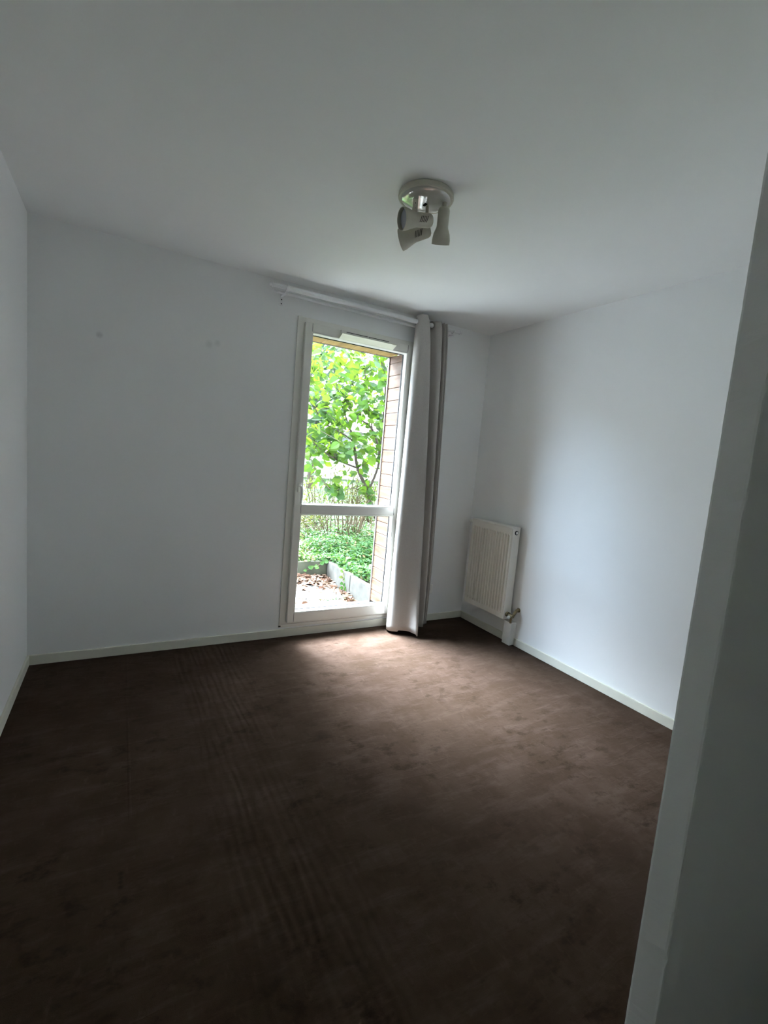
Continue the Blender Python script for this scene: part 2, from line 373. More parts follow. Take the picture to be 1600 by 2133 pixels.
struct('wall_added_bounce', MB().box(2.08, 2.16, YR, PY-PT, 0, H), M['wall'], 'unseen white wall added beyond the right edge to bounce light onto the partition', 'wall')  # added out of view, narrows the space so the partition gets more bounce
BT, BH = .013, .06
def skirting(name, pts, label):
    m = MB()
    for x0, x1, y0, y1 in pts: m.box(x0, x1, y0, y1, 0, BH, .003, 2)
    struct(name, m, M['baseboard'], label, 'baseboard')
skirting('baseboard_back', [(0.0, W, -BT, 0)], 'low cream skirting board along the window wall')
skirting('baseboard_left', [(0, BT, YR, -BT)], 'low cream skirting board along the left wall')
skirting('baseboard_right', [(W-BT, W, -.598, -BT), (W-BT, W, PY, -.685)], 'low cream skirting board along the radiator wall')

# ------------------------------------------------------------------ french window
win = thing('window_1', 'tall white single-leaf glazed window door with a middle rail', 'window', (1.98, 0, .07), kind='structure')
SX0, SX1, SZ0, SZ1 = 1.545, 2.424, .116, 2.262         # sash
GX0, GX1, GZ0, GZ1 = 1.607, 2.362, .200, 2.190         # glass
RZ0, RZ1 = .918, 1.003                                 # middle rail
m = MB().frame(OX0, OX1, .098, OZ1+.002, .058, -.012, .06, .003, wt=.045, wb=.03)
m.box(OX0+.058, OX1-.058, .02, .06, .128, .16).box(OX0+.05, OX1-.05, .02, .06, 2.22, 2.26)
m.build('outer_frame', M['pvc'], win)
MB().box(OX0, OX1, -.010, .06, .078, .096, .003).box(OX0, OX1, -.006, .05, .0705, .078, .001).build('sill_strip', M['pvc'], win)
MB().box(OX0-.004, OX0+.012, -.0145, -.008, .079, .088, .001).build('drain_cap', M['dark'], win)
sa = MB()
sa.box(SX0, GX0-.008, -.040, .028, SZ0, SZ1, .004).box(GX1+.008, SX1, -.040, .028, SZ0, SZ1, .004)
sa.box(GX0-.010, GX1+.010, -.0395, .028, SZ0, GZ0-.012, .004).box(GX0-.010, GX1+.010, -.0395, .028, GZ1+.012, SZ1, .004)
sa.box(GX0-.010, GX1+.010, -.0395, .028, RZ0+.012, RZ1-.012, .004)
sash = sa.build('sash', M['pvc'], win)
bd = MB()
for z0, z1 in ((GZ0, RZ0), (RZ1, GZ1)):                # sloping glazing beads round each pane
    for (ax, a, b) in (('x', GX0, 1), ('x', GX1, -1), ('z', z0, 1), ('z', z1, -1)):
        t = bmesh.new()
        lo, hi = (z0-.014, z1+.014) if ax == 'x' else (GX0-.010, GX1+.010)
        prof = [(-.012*b, -.036), (-.010*b, -.041), (-.005*b, -.039), (0, -.012), (0, .0), (-.012*b, .0)]
        ends = []
        for e, s in ((lo, 1), (hi, -1)):
            ends.append([t.verts.new((a+d, y, e) if ax == 'x' else (e, y, a+d)) for d, y in prof])
        for i in range(len(prof)): t.faces.new((ends[0][i], ends[0][(i+1) % 6], ends[1][(i+1) % 6], ends[1][i]))
        t.faces.new(ends[0]); t.faces.new(ends[1]); bd.join(t)
put(bd.build('glazing_bead', M['pvc']), sash)
gk = MB()
for z0, z1 in ((GZ0, RZ0), (RZ1, GZ1)): gk.frame(GX0-.002, GX1+.002, z0-.002, z1+.002, .006, .001, .012)
put(gk.build('gasket', M['gasket']), sash)
for z0, z1 in ((GZ0, RZ0), (RZ1, GZ1)):
    put(MB().box(GX0, GX1, .004, .008, z0, z1).build('pane', M['pane']), sash)
mj = MB()
for x in (GX0-.012, GX1+.012):
    for z0, z1 in ((SZ0+.003, GZ0-.014), (GZ1+.014, SZ1-.003), (RZ0+.014, RZ1-.014)): mj.box(x-.0012, x+.0012, -.0405, -.036, z0, z1)
put(mj.build('weld_seam', M['dark']), sash)
# handle on the left stile
hd = MB().box(1.560, 1.588, -.049, -.039, 1.085, 1.155, .006, 3)
rose = hd.build('handle', M['pvc'], win, True)
lv = MB().tube([(1.574, -.046, 1.132), (1.574, -.066, 1.132), (1.576, -.082, 1.126), (1.578, -.088, 1.110), (1.579, -.089, 1.060), (1.578, -.083, 1.012)], [.009, .009, .010, .010, .0095, .0075], 12)
put(lv.build('lever', M['pvc'], None, True), rose)
# trickle vent across the top rail
vt = MB().box(1.800, 2.235, -.062, -.038, 2.226, 2.256, .003)
vent = vt.build('trickle_vent', M['pvc'], win)
t = bmesh.new(); vs = [t.verts.new(v) for v in ((1.796, -.041, 2.200), (2.239, -.041, 2.200), (2.239, -.096, 2.226), (1.796, -.096, 2.226), (1.796, -.041, 2.196), (2.239, -.041, 2.196), (2.239, -.097, 2.2225), (1.796, -.097, 2.2225))]
for f in ((0, 1, 2, 3), (7, 6, 5, 4), (0, 4, 5, 1), (1, 5, 6, 2), (2, 6, 7, 3), (3, 7, 4, 0)): t.faces.new([vs[i] for i in f])
lip = MB(); lip.join(t); put(lip.build('deflector_lip', M['vent']), vent)
sv = MB()
for x0, x1 in ((1.84, 2.01), (2.018, 2.19)):
    for z in (2.232, 2.243): sv.box(x0, x1, -.0632, -.060, z, z+.004)
put(sv.build('slot', M['dark']), vent)

# ------------------------------------------------------------------ window reveal, clad in wood outside
tz0, tz1 = .135, 2.213
m = MB()
z = tz0
while z < tz1:
    m.box(2.392, 2.44, .062, .272, z+.0025, min(z+.0985, tz1), .003, 1); z += .101
m.box(2.397, 2.44, .062, .272, tz0, tz1)
o = m.build('trim_1', M['clad']); tag(o, 'wood-clad side of the window recess behind the right of the glass', 'cladding', kind='structure')
m = MB(); x = OX0+.035
while x < 2.392:
    m.box(x+.0025, min(x+.1185, 2.392), .062, .272, tz1, tz1+.03, .003, 1); x += .121
m.box(OX0+.03, 2.40, .062, .272, tz1+.005, tz1+.075)
tag(m.build('trim_2', M['head']), 'yellow pine boards lining the top of the window recess', 'cladding', kind='structure')
m = MB().box(2.392, 2.44, .272, .286, .11, tz1+.02, .004).box(2.384, 2.398, .262, .278, .11, tz1, .003)
tag(m.build('trim_3', M['trimwood']), 'pale vertical corner strip at the outer edge of the wood cladding', 'trim', kind='structure')
m = MB().box(OX0+.03, 2.40, .262, .284, tz1-.004, tz1+.055, .004)
tag(m.build('trim_4', M['trimwood']), 'grey edge board across the outer top of the window recess', 'trim', kind='structure')
m = MB()
z = tz0
while z < tz1:
    m.box(OX0+.0, OX0+.05, .062, .272, z+.0025, min(z+.0985, tz1), .003, 1); z += .101
tag(m.build('trim_5', M['clad']), 'wood-clad left side of the window recess, hidden from inside', 'cladding', kind='structure')
m = MB().box(OX0, OX1, .061, .31, .072, .118, .004)
tag(m.build('trim_6', M['concrete']), 'grey concrete threshold outside the window', 'sill', kind='structure')

# ------------------------------------------------------------------ curtain rod (double) and curtain
RY, RZ = -.100, 2.427
BY, BZ = -.050, 2.406
rod = thing('curtain_rod', 'white double curtain rod fixed close to the ceiling above the window', 'curtain rod', (2.03, 0, 2.427))
MB().tube([(1.384, RY, RZ), (2.70, RY, RZ)], .0165, 20).tube([(2.69, RY, RZ), (2.80, RY, RZ)], .0140, 20).tube([(1.29, RY, RZ), (1.39, RY, RZ)], .0145, 20).lathe([(.0195, -.005), (.0195, .008), (.0165, .011)], (1.386, RY, RZ), (1, 0, 0), 20).build('front_pole', M['rod'], rod, True)
MB().tube([(1.384, BY, BZ), (2.68, BY, BZ)], .0115, 16).tube([(2.67, BY, BZ), (2.755, BY, BZ)], .0098, 16).tube([(1.335, BY, BZ), (1.39, BY, BZ)], .0098, 16).lathe([(.0145, -.005), (.0145, .008), (.0115, .011)], (1.386, BY, BZ), (1, 0, 0), 16).build('rear_pole', M['rod'], rod, True)
for x, y, z, r, sg in ((1.29, RY, RZ, .0175, -1), (1.335, BY, BZ, .0125, -1), (2.80, RY, RZ, .0165, 1), (2.755, BY, BZ, .0118, 1)):
    MB().lathe([(r*.8, -.004), (r, 0), (r, .006), (r*.75, .009), (r*.62, .016), (r*.7, .022), (r*.45, .029), (0, .031)], (x, y, z), (sg, 0, 0), 20).build('finial', M['rod'], rod, True)
for x in (1.376, 2.735):
    b = MB().box(x-.011, x+.011, -.004, 0, 2.335, 2.425, .0015).build('bracket', M['rod'], rod)
    s = MB().box(x-.006, x+.006, -.118, -.003, 2.389, 2.396, .0015).tube([(x, BY, 2.392), (x, BY-.0, 2.398)], .009, 12)
    for k in range(9):                              # cradle under the front pole
        a = PI+PI*k/8; 
    s.tube([(x, RY+.0195*math.cos(PI+PI*k/8), RZ+.0195*math.sin(PI+PI*k/8)) for k in range(9)], .004, 8)
    s.tube([(x, BY+.0140*math.cos(PI+PI*k/8), BZ+.0140*math.sin(PI+PI*k/8)) for k in range(9)], .003, 8)
    put(s.build('arm', M['rod'], None, True), b)
    put(MB().lathe([(.004, 0), (.004, .002), (.0, .0028)], (x, -.004, 2.348), (0, -1, 0), 10).lathe([(.004, 0), (.004, .002), (.0, .0028)], (x, -.004, 2.375), (0, -1, 0), 10).build('screw', M['dark']), b)

PR_T = [(2.402, -.074), (2.400, -.105), (2.404, -.135), (2.420, -.152), (2.440, -.157), (2.458, -.148), (2.468, -.100), (2.478, -.050), (2.512, -.060), (2.538, -.125), (2.582, -.152), (2.600, -.060), (2.617, -.150), (2.629, -.055), (2.642, -.145), (2.655, -.120)]
PR_M = [(2.408, -.050), (2.372, -.100), (2.366, -.145), (2.400, -.175), (2.470, -.190), (2.560, -.215), (2.590, -.170), (2.602, -.075), (2.625, -.120), (2.655, -.178), (2.676, -.150), (2.688, -.070), (2.712, -.150), (2.726, -.070), (2.742, -.120), (2.764, -.080)]
PR_B = [(2.408, -.045), (2.352, -.120), (2.350, -.180), (2.395, -.222), (2.466, -.262), (2.500, -.342), (2.535, -.290), (2.585, -.110), (2.620, -.130), (2.660, -.185), (2.685, -.140), (2.696, -.075), (2.720, -.128), (2.735, -.075), (2.752, -.105), (2.776, -.060)]
def spline(P, n=8):
    out = []
    for i in range(len(P)-1):
        p0, p1, p2, p3 = (Vector(P[max(i-1, 0)]), Vector(P[i]), Vector(P[i+1]), Vector(P[min(i+2, len(P)-1)]))
        for k in range(n):
            t = k/n
            out.append(.5*((2*p1)+(p2-p0)*t+(2*p0-5*p1+4*p2-p3)*t*t+(3*p1-p0-3*p2+p3)*t**3))
    out.append(Vector(P[-1])); return out
T_, M_, B_ = spline(PR_T), spline(PR_M), spline(PR_B)
NV = 60; ZT, ZB = 2.475, .016
cur = thing('curtain', 'grey-beige eyelet curtain drawn to the right of the window door', 'curtain', (2.55, -.12, 0))
bm = bmesh.new(); rows = []
for j in range(NV+1):
    t = j/NV; row = []
    for i in range(len(T_)):
        if t < .80: s = (t/.80)**.55; p = T_[i].lerp(M_[i], s)
        else:
            s = ((t-.80)/.20); s = s*s*(3-2*s)*.35+s*.65; p = M_[i].lerp(B_[i], s)
        u = i/(len(T_)-1)
        zb = ZB + .010*math.sin(u*PI*2.2)**2 + (.012 if .2 < u < .33 else 0)
        zt = ZT-.022*min(1, max(0, u-.35)*6)
        zt -= 0.0
        row.append(bm.verts.new((p.x, p.y, zt+(zb-zt)*t)))
    rows.append(row)
for A, B in zip(rows, rows[1:]):
    for i in range(len(A)-1): bm.faces.new((A[i], A[i+1], B[i+1], B[i]))
cl = MB(); cl.join(bm); cloth = cl.build('cloth', M['curtain'], cur, True, 3)
so = cloth.modifiers.new('thickness', 'SOLIDIFY'); so.thickness = .003; so.offset = 0
hm = MB()                                      # stitched hem line above the bottom edge
for i in range(len(T_)-1): pass
hr = rows_co = None
for x0, d in ((2.4005, Vector((1, .05, 0))), (2.468, Vector((1, -.2, 0))), (2.530, Vector((1, .4, 0))), (2.594, Vector((1, -.15, 0)))):
    q = d.normalized()
    MB().lathe([(.0245, -.0035), (.030, -.0035), (.031, 0), (.030, .0035), (.0245, .0035), (.0235, 0), (.0245, -.0035)], (x0, RY, RZ), q, 28).build('eyelet', M['steel'], cur, True)

# ------------------------------------------------------------------ radiator
rad = thing('radiator', 'white ribbed panel radiator on the right wall beside the corner', 'radiator', (3.14, -.39, .21))
RX0, RX1, RY0, RY1, RZ0_, RZ1_ = 3.098, 3.182, -.632, -.145, .205, .935
bm = bmesh.new()
def rib_panel(xf, sign):
    n = 14; ys = []
    y0, y1 = RY0+.012, RY1-.008; pit = (y1-y0-.03)/n
    prof = [(y0, 0)]
    for k in range(n):
        a = y0+.018+k*pit
        prof += [(a, 0), (a+pit*.16, 1), (a+pit*.52, 1), (a+pit*.68, 0)]
    prof.append((y1, 0))
    zs = [(RZ0_, 0), (RZ0_+.040, 0), (RZ0_+.056, 1), (RZ1_-.072, 1), (RZ1_-.056, 0), (RZ1_-.012, 0)]
    g = [[bm.verts.new((xf+sign*.013*h*w, y, z)) for y, h in prof] for z, w in zs]
    for A, B in zip(g, g[1:]):
        for i in range(len(A)-1): bm.faces.new((A[i], A[i+1], B[i+1], B[i]))
rib_panel(RX0+.010, 1)
pm = MB(); pm.join(bm); pn = pm.build('front_panel', M['radiator'], rad)
so = pn.modifiers.new('thickness', 'SOLIDIFY'); so.thickness = .002
MB().box(RX0+.034, RX1-.004, RY0+.012, RY1-.01, RZ0_+.02, RZ1_-.03, .004).build('rear_panel', M['radiator'], rad)
MB().box(RX0+.008, RX1, RY0, RY0+.009, RZ0_-.002, RZ1_-.004, .003).build('side_cover', M['radiator'], rad)
MB().box(RX0+.008, RX1, RY1-.009, RY1, RZ0_-.002, RZ1_-.004, .003).build('side_cover', M['radiator'], rad)
tg = MB().box(RX0+.004, RX1+.001, RY0-.001, RY1+.001, RZ1_-.014, RZ1_, .004)
tg.build('top_cover', M['radiator'], rad)
MB().lathe([(.017, -.001), (.017, .004), (.012, .006), (.012, .004)], (3.142, RY0, .893), (0, -1, 0), 20).build('plug_ring', M['gasket'], rad, True)
MB().lathe([(.0105, .0), (.0105, .008), (.006, .010), (0, .010)], (3.142, RY0, .893), (0, -1, 0), 16).build('bleed_plug', M['cap'], rad, True)
v = MB().lathe([(.013, 0), (.013, .014), (.010, .016)], (3.142, RY1, .905), (0, 1, 0), 16).build('top_valve', M['gasket'], rad, True)
put(MB().lathe([(.015, .012), (.017, .018), (.017, .046), (.013, .050), (.010, .062), (.011, .074), (0, .077)], (3.142, RY1, .905), (0, 1, 0), 18).build('white_cap', M['cap'], None, True), v)
v = MB().tube([(3.142, RY0+.004, .243), (3.142, RY0-.020, .243)], .020, 14).tube([(3.142, RY0-.014, .243), (3.142, RY0-.066, .243)], .0150, 14).lathe([(.014, 0), (.016, .004), (.016, .020), (.013, .024)], (3.142, RY0-.018, .243), (0, -1, 0), 6)
v.tube([(3.142, RY0-.052, .243), (3.156, RY0-.054, .247), (3.170, RY0-.056, .268), (3.186, RY0-.056, .285), (3.2075, RY0-.056, .287)], .012, 12)
v.tube([(3.142, RY0-.050, .243), (3.140, RY0-.050, .21), (3.140, RY0-.050, .186)], .009, 12)
val = v.build('lower_valve', M['brass'], rad, True)
put(MB().lathe([(.011, 0), (.013, .004), (.013, .014), (.009, .020), (0, .022)], (3.131, RY0-.040, .236), (-.8, -.2, -.3), 16).build('white_cap', M['cap'], None, True), val)
put(MB().lathe([(.0, .004), (.018, .0), (.018, .003), (.010, .006)], (3.2062, RY0-.056, .287), (-1, 0, 0), 16).build('wall_rose', M['brass'], None, True), val)
MB().box(3.181, W, -.50, -.48, .35, .80, .002).box(3.181, W, -.30, -.28, .35, .80, .002).build('wall_bracket', M['radiator'], rad)
pc = MB().box(3.150, W-.0005, -.683, -.600, .0, .186, .003)
tag(pc.build('pipe_cover', M['duct']), 'short white boxed pipe cover standing on the floor below the radiator valve', 'pipe cover')

# ------------------------------------------------------------------ wall socket half behind the curtain
so_ = thing('wall_socket', 'small white wall socket low on the window wall, half behind the curtain', 'socket', (2.815, 0, .285))
MB().box(2.775, 2.855, -.009, 0, .245, .325, .004, 3).build('cover_plate', M['cap'], so_, True)
MB().lathe([(.021, .0), (.021, -.004), (0, -.004)], (2.815, -.0092, .285), (0, -1, 0), 24).lathe([(.0045, .0005), (0, .0006)], (2.806, -.009, .285), (0, -1, 0), 10).lathe([(.0045, .0005), (0, .0006)], (2.824, -.009, .285), (0, -1, 0), 10).build('socket_well', M['dark'], so_)

# ------------------------------------------------------------------ ceiling spotlight with three heads
LX, LY = 1.564, -1.443
lamp = thing('ceiling_spotlight', 'beige ceiling light with a round plate and three adjustable spot heads', 'ceiling light', (LX, LY, H))
MB().lathe([(.112, 0), (.117, .006), (.118, .018), (.115, .023), (.108, .0245), (.105, .0225), (.0, .0225)], (LX, LY, H-.0003), (0, 0, -1), 64).build('ceiling_plate', M['lamp'], lamp, True, .5)
MB().lathe([(.104, .0), (.100, .004), (.06, .0065), (0, .0075)], (LX, LY, H-.0228), (0, 0, -1), 64).build('glossy_underside', M['lampgloss'], lamp, True, 1)
sw = MB().box(LX+.004, LX+.015, LY+.008, LY+.030, H-.033, H-.029, .001).build('plate_slot', M['dark'], lamp)
def head(rear, mouth, rb, rm, hot, bell=.42):
    rear, mouth = Vector(rear), Vector(mouth); d = (mouth-rear).normalized(); L = (mouth-rear).length
    a = L*.56
    prof = [(0, 0), (rb*.55, .001), (rb*.85, .006), (rb, .017), (rb, a*.92), (rb*1.03, a), (rb+(rm-rb)*bell, a+(L-a)*.35), (rm*(.96 if bell < .5 else 1.0), L*.88), (rm, L), (rm-.003, L), (rm*.93, L*.88), (rb+(rm-rb)*.36, a+(L-a)*.35), (rb-.003, a), (rb-.003, .02), (0, .02)]
    h = MB().lathe(prof, rear, d, 40).build('spot_head', M['lamp'], lamp, True, .7)
    rmm = rm*.86
    put(MB().lathe([(rmm*.30, L*.25), (rmm*.55, L*.45), (rmm*.92, L*.80), (rmm, L*.90), (rmm*.8, L*.93), (0, L*.955)], rear, d, 28).build('bulb', M['bulb'], None, True), h)
    if hot:                                  # row of slanting cooling slots on the side facing the room
        n = Vector(hot); n = (n-d*n.dot(d)).normalized(); t = d.cross(n)
        sm = MB()
        for k in range(5):
            c0 = rear+d*(L*.26+k*L*.052)
            pts = []
            for q in range(7):
                ang = (-.42+.84*q/6); off = d*(-L*.07*(q/6-.5))
                pts.append(c0+off+(n*math.cos(ang)+t*math.sin(ang))*(rb+.0002))
            sm.tube(pts, .0012, 6)
        put(sm.build('cooling_slots', M['dark']), h)
    return h
toC = CAM-Vector((LX, LY, 2.4))
hA = head((1.6015, -1.4471, 2.4037), (1.4601, -1.4348, 2.3729), .0280, .0440, (-.40, -.75, -.25))
hB = head((1.6194, -1.4133, 2.3861), (1.530, -1.315, 2.350), .0290, .0450, (-.45, -.75, -.30))
hC = head((1.6353, -1.4828, 2.4600), (1.6690, -1.4270, 2.3330), .0250, .0390, None, .70)
st = MB().box(-.011, .011, -.001, .001, -.072, .0).box(-.011, .011, -.001, .028, -.0735, -.0715)
o = st.build('strap', M['lamp'], lamp)
o.matrix_parent_inverse = Matrix.Identity(4); o.location = (1.5195-LX, -1.4350-LY, -.028); o.rotation_euler = (0, 0, -.5146)
hl = MB()
for zz, rr in ((-.018, .0022), (-.038, .0016), (-.058, .0033)): hl.lathe([(rr, 0), (0, .0002)], (0, -.0011, zz), (0, -1, 0), 12)
put2 = hl.build('strap_hole', M['dark']); put2.parent = o
MB().tube([(1.590, -1.415, 2.475), (1.595, -1.412, 2.44), (1.600, -1.410, 2.405)], .007, 10).build('arm', M['lamp'], lamp, True)
MB().tube([(1.6355, -1.4828, 2.478), (1.6355, -1.4826, 2.455)], .010, 12).build('joint', M['lamp'], lamp, True)

# ------------------------------------------------------------------ garden outside
rnd = random.Random(7)
def rv(r=rnd): 
    return Vector((r.uniform(-1, 1), r.uniform(-1, 1), r.uniform(-1, 1)))
def ground_box(name, mb, mat, label, cat): return struct(name, mb, mat, label, cat)
ground_box('bounce_terrace', MB().box(-16, 1.2, WT, 16, -.12, 0), M['bounce_terrace'], 'unseen pale terrace to the left of the planted bed', 'bounce_terrace')  # pale ground added out of view, reflects daylight up to the ceiling
ground_box('patio', MB().box(1.2, 2.452, WT, 1.412, -.12, 0), M['paving'], 'pale pebbled paving slabs outside the window', 'paving')
ground_box('lawn', MB().box(1.2, 22, 4.6, 16, -.1, .20).box(-16, 22, 16, 30, -.1, .20), M['lawn'], 'grass lawn beyond the shrub in the garden', 'lawn')
ground_box('garden_bed', MB().box(1.2, 9, 1.465, 4.6, -.1, .185).box(2.505, 9, WT, 1.465, -.1, .185), M['soil'], 'dark planted soil behind the concrete edging', 'soil')
def slab(x0, x1, y0, y1, z1, mat, label):
    tag(MB().box(x0, x1, y0, y1, -.1, z1, .006).build('concrete_edging', M[mat]), label, 'edging slab', 'concrete edging slabs round the patio')
slab(1.25, 2.448, 1.414, 1.462, .214, 'concrete_moss', 'mossy olive-grey concrete slab facing the window behind the leaf pile')
slab(2.454, 2.502, .828, 1.462, .210, 'concrete', 'grey concrete edging slab running away from the corner, ivy trailing over it')
slab(2.454, 2.502, .300, .818, .208, 'concrete', 'grey concrete edging slab closest to the wood cladding')
# far left edging stays out of view, not built

# ground cover
def cover(name, boxes, n, mat, label, lo, hi, tint, seed):
    r = random.Random(seed); mb = MB()
    for _ in range(n):
        bx = boxes[r.randrange(len(boxes))]
        x, y = r.uniform(bx[0], bx[1]), r.uniform(bx[2], bx[3])
        hgt = .05+.035*math.sin(x*5+y*3)+.03*math.sin(y*9-x*4)
        z = .19+r.random()**1.3*(.06+hgt)
        if y < 1.5 and x > 2.5: z -= .02
        a = r.uniform(0, 2*PI); d = Vector((math.cos(a), math.sin(a), r.uniform(-.25, .9)))
        mb.leaf(Vector((x, y, z)), d, Vector((r.uniform(-.6, .6), r.uniform(-.6, .6), 1)), r.uniform(lo, hi), r.uniform(lo, hi)*.5, .35, tint(x, y, r))
    o = mb.build(name, mat); tag(o, label, 'ground cover', kind='stuff'); return o
cover('ground_cover', [(1.22, 5.2, 1.44, 4.4), (2.2, 4.2, 1.44, 3.4), (2.1, 3.6, 1.43, 2.3), (2.49, 3.3, .6, 1.5)], 15000, M['cover'], 'low leafy green ground cover filling the bed behind the concrete edging', .035, .065,
      lambda x, y, r: min(1, max(0, r.gauss(.45, .22)+(.28 if x < 2.35+(y-1.5)*.2 else 0)+(.5 if r.random() < .04 else 0))), 3)
# fallen leaves heaped in the patio corner
r = random.Random(5); mb = MB()
for _ in range(520):
    u = r.random(); x = 2.44-abs(r.gauss(0, .26)); y = 1.40-abs(r.gauss(0, .12))
    if r.random() < .22: x = 2.44-abs(r.gauss(0, .05)); y = r.uniform(.55, 1.3)
    if r.random() < .05: x = r.uniform(1.7, 2.4); y = r.uniform(.5, 1.2)
    z = .006+r.random()*.075*math.exp(-((1.40-y)/.16)**2)*math.exp(-((2.2-x)/.35)**2)
    a = r.uniform(0, 2*PI)
    mb.leaf(Vector((x, min(y, 1.405), z)), Vector((math.cos(a), math.sin(a)*.6, r.uniform(-.1, .45))), Vector((r.uniform(-.7, .7), r.uniform(-.9, .3), 1)), r.uniform(.04, .085), r.uniform(.025, .05), r.uniform(.1, .7), r.random())
tag(mb.build('leaf_litter', M['dead']), 'heap of dry brown fallen leaves in the patio corner', 'leaf litter', kind='stuff')
# weeds in the paving joints
mb = MB()
for _ in range(150):
    if r.random() < .5: x, y = r.uniform(1.95, 2.45), .74+r.gauss(0, .012)
    else: x, y = 2.44-abs(r.gauss(0, .03)), r.uniform(.5, 1.2)
    a = r.uniform(0, 2*PI); mb.leaf(Vector((x, y, .002)), Vector((math.cos(a), math.sin(a), r.uniform(.2, 1.2))), Vector((0, 0, 1))+rv(r)*.3, r.uniform(.015, .035), .012, .3, min(1, max(0, r.gauss(.6, .2))))
tag(mb.build('paving_weeds', M['cover']), 'small green weeds growing along the paving joints', 'weeds', kind='stuff')
# ivy sprigs trailing over the slabs
def sprig(pts, n, label, seed):
    r = random.Random(seed)
    t = thing('ivy_sprig', label, 'ivy', pts[0], group='ivy sprigs trailing over the edging')
    MB().tube(pts, .003, 6).build('stem', M['twig'], t)
    mb = MB(); P = [Vector(p) for p in pts]
    for k in range(n):
        u = (k+.5)/n*(len(P)-1); i = int(u); p = P[i].lerp(P[i+1], u-i)
        sd = (k % 2)*2-1
        mb.leaf(p, Vector((sd*.7, -.35, r.uniform(-.2, .6))), Vector((r.uniform(-.3, .3), -1, .5)), r.uniform(.045, .065), r.uniform(.035, .05), .2, min(1, max(0, r.gauss(.6, .15))))
    mb.build('leaves', M['cover'], t)
sprig([(2.43, 1.435, .235), (2.40, 1.40, .20), (2.33, 1.385, .175), (2.25, 1.385, .15), (2.20, 1.39, .12)], 9, 'pale ivy sprig hanging over the mossy slab above the leaf heap', 11)
sprig([(2.50, 1.00, .235), (2.448, .985, .205), (2.440, .96, .14), (2.436, .93, .07), (2.43, .90, .03)], 10, 'ivy sprig trailing down the edging slab that runs away from the corner', 12)

# hazel tree
tree = thing('hazel_tree', 'leafy hazel tree with large bright green leaves close outside the window', 'tree', (3.80, 2.7, .18))
BR = [([(3.82, 2.72, .15), (3.80, 2.7, .29), (3.54, 2.7, .877), (3.35, 2.7, 1.214), (3.282, 2.7, 1.476), (3.228, 2.7, 1.597)], .034, .014),
      ([(3.228, 2.7, 1.597), (2.975, 2.6, 1.688), (2.717, 2.5, 1.771), (2.579, 2.4, 1.883), (2.40, 2.3, 2.10)], .013, .005),
      ([(3.228, 2.7, 1.597), (3.245, 2.75, 1.671), (3.15, 2.9, 2.028), (3.053, 3.0, 2.418), (3.0, 3.05, 2.95)], .012, .004),
      ([(3.35, 2.7, 1.214), (2.942, 2.5, 1.307), (2.699, 2.35, 1.393), (2.468, 2.2, 1.517), (2.25, 2.1, 1.70)], .013, .004),
      ([(2.927, 2.5, 1.319), (2.824, 2.45, 1.505), (2.731, 2.4, 1.661), (2.741, 2.4, 1.78)], .009, .005),
      ([(3.54, 2.7, .877), (3.575, 2.5, 1.341), (3.379, 2.4, 1.747), (3.078, 2.3, 1.879), (2.9, 2.25, 2.05)], .018, .006),
      ([(3.575, 2.5, 1.341), (3.526, 2.4, 2.05), (3.458, 2.3, 2.409), (3.337, 2.2, 2.571), (3.25, 2.2, 2.85)], .014, .005),
      ([(3.379, 2.4, 1.747), (3.214, 2.3, 2.128), (3.148, 2.3, 2.481), (3.10, 2.3, 2.8)], .009, .004),
      ([(3.364, 2.6, .921), (3.157, 2.4, .951), (2.897, 2.2, .928), (2.7, 2.1, .95)], .007, .003),
      ([(3.80, 2.7, .29), (4.05, 2.9, 1.0), (4.25, 3.0, 1.8), (4.3, 3.0, 2.6)], .030, .008),
      ([(4.05, 2.9, 1.0), (4.5, 2.8, 1.7), (4.8, 2.7, 2.4)], .018, .006)]
tk = MB()
for P, a, b in BR:
    Q = [Vector(p) for p in P]; sp_ = []
    for i in range(len(Q)-1):
        for k in range(5):
            t = k/5; p0, p1, p2, p3 = Q[max(i-1, 0)], Q[i], Q[i+1], Q[min(i+2, len(Q)-1)]
            sp_.append(.5*((2*p1)+(p2-p0)*t+(2*p0-5*p1+4*p2-p3)*t*t+(3*p1-p0-3*p2+p3)*t**3))
    sp_.append(Q[-1]); n = len(sp_)
    tk.tube(sp_, [a+(b-a)*k/(n-1) for k in range(n)], 8)
r = random.Random(21)
starts = [Vector(p) for P, a, b in BR for p in P[1:]]
twigs = []
for _ in range(70):
    s0 = r.choice(starts)
    if s0.z < .8: continue
    d = (rv(r)+Vector((-.1, -.2, .6))).normalized(); L = r.uniform(.25, .65)
    pts = [s0, s0+d*L*.5+rv(r)*.04, s0+d*L+rv(r)*.07]
    tk.tube(pts, [.0045, .0035, .002], 5); twigs.append(pts)
tk.build('trunk', M['bark'], tree, True)
mb = MB()
def hleaf(p, r):
    a = r.uniform(0, 2*PI); d = Vector((math.cos(a), math.sin(a), r.uniform(-.95, .25)))
    n = Vector((r.uniform(-.7, .7), r.uniform(-.9, .5), r.uniform(.1, 1)))
    L = r.uniform(.075, .135)
    mb.leaf(p, d, n, L, L*r.uniform(.75, .95), r.uniform(.05, .45), min(1, max(0, r.gauss(.5, .28))), True)
for pts in twigs:
    for k in range(7):
        u = r.random()*1.9; i = min(int(u), 1); hleaf(pts[i].lerp(pts[i+1], u-i)+rv(r)*.05, r)
cnt = 0
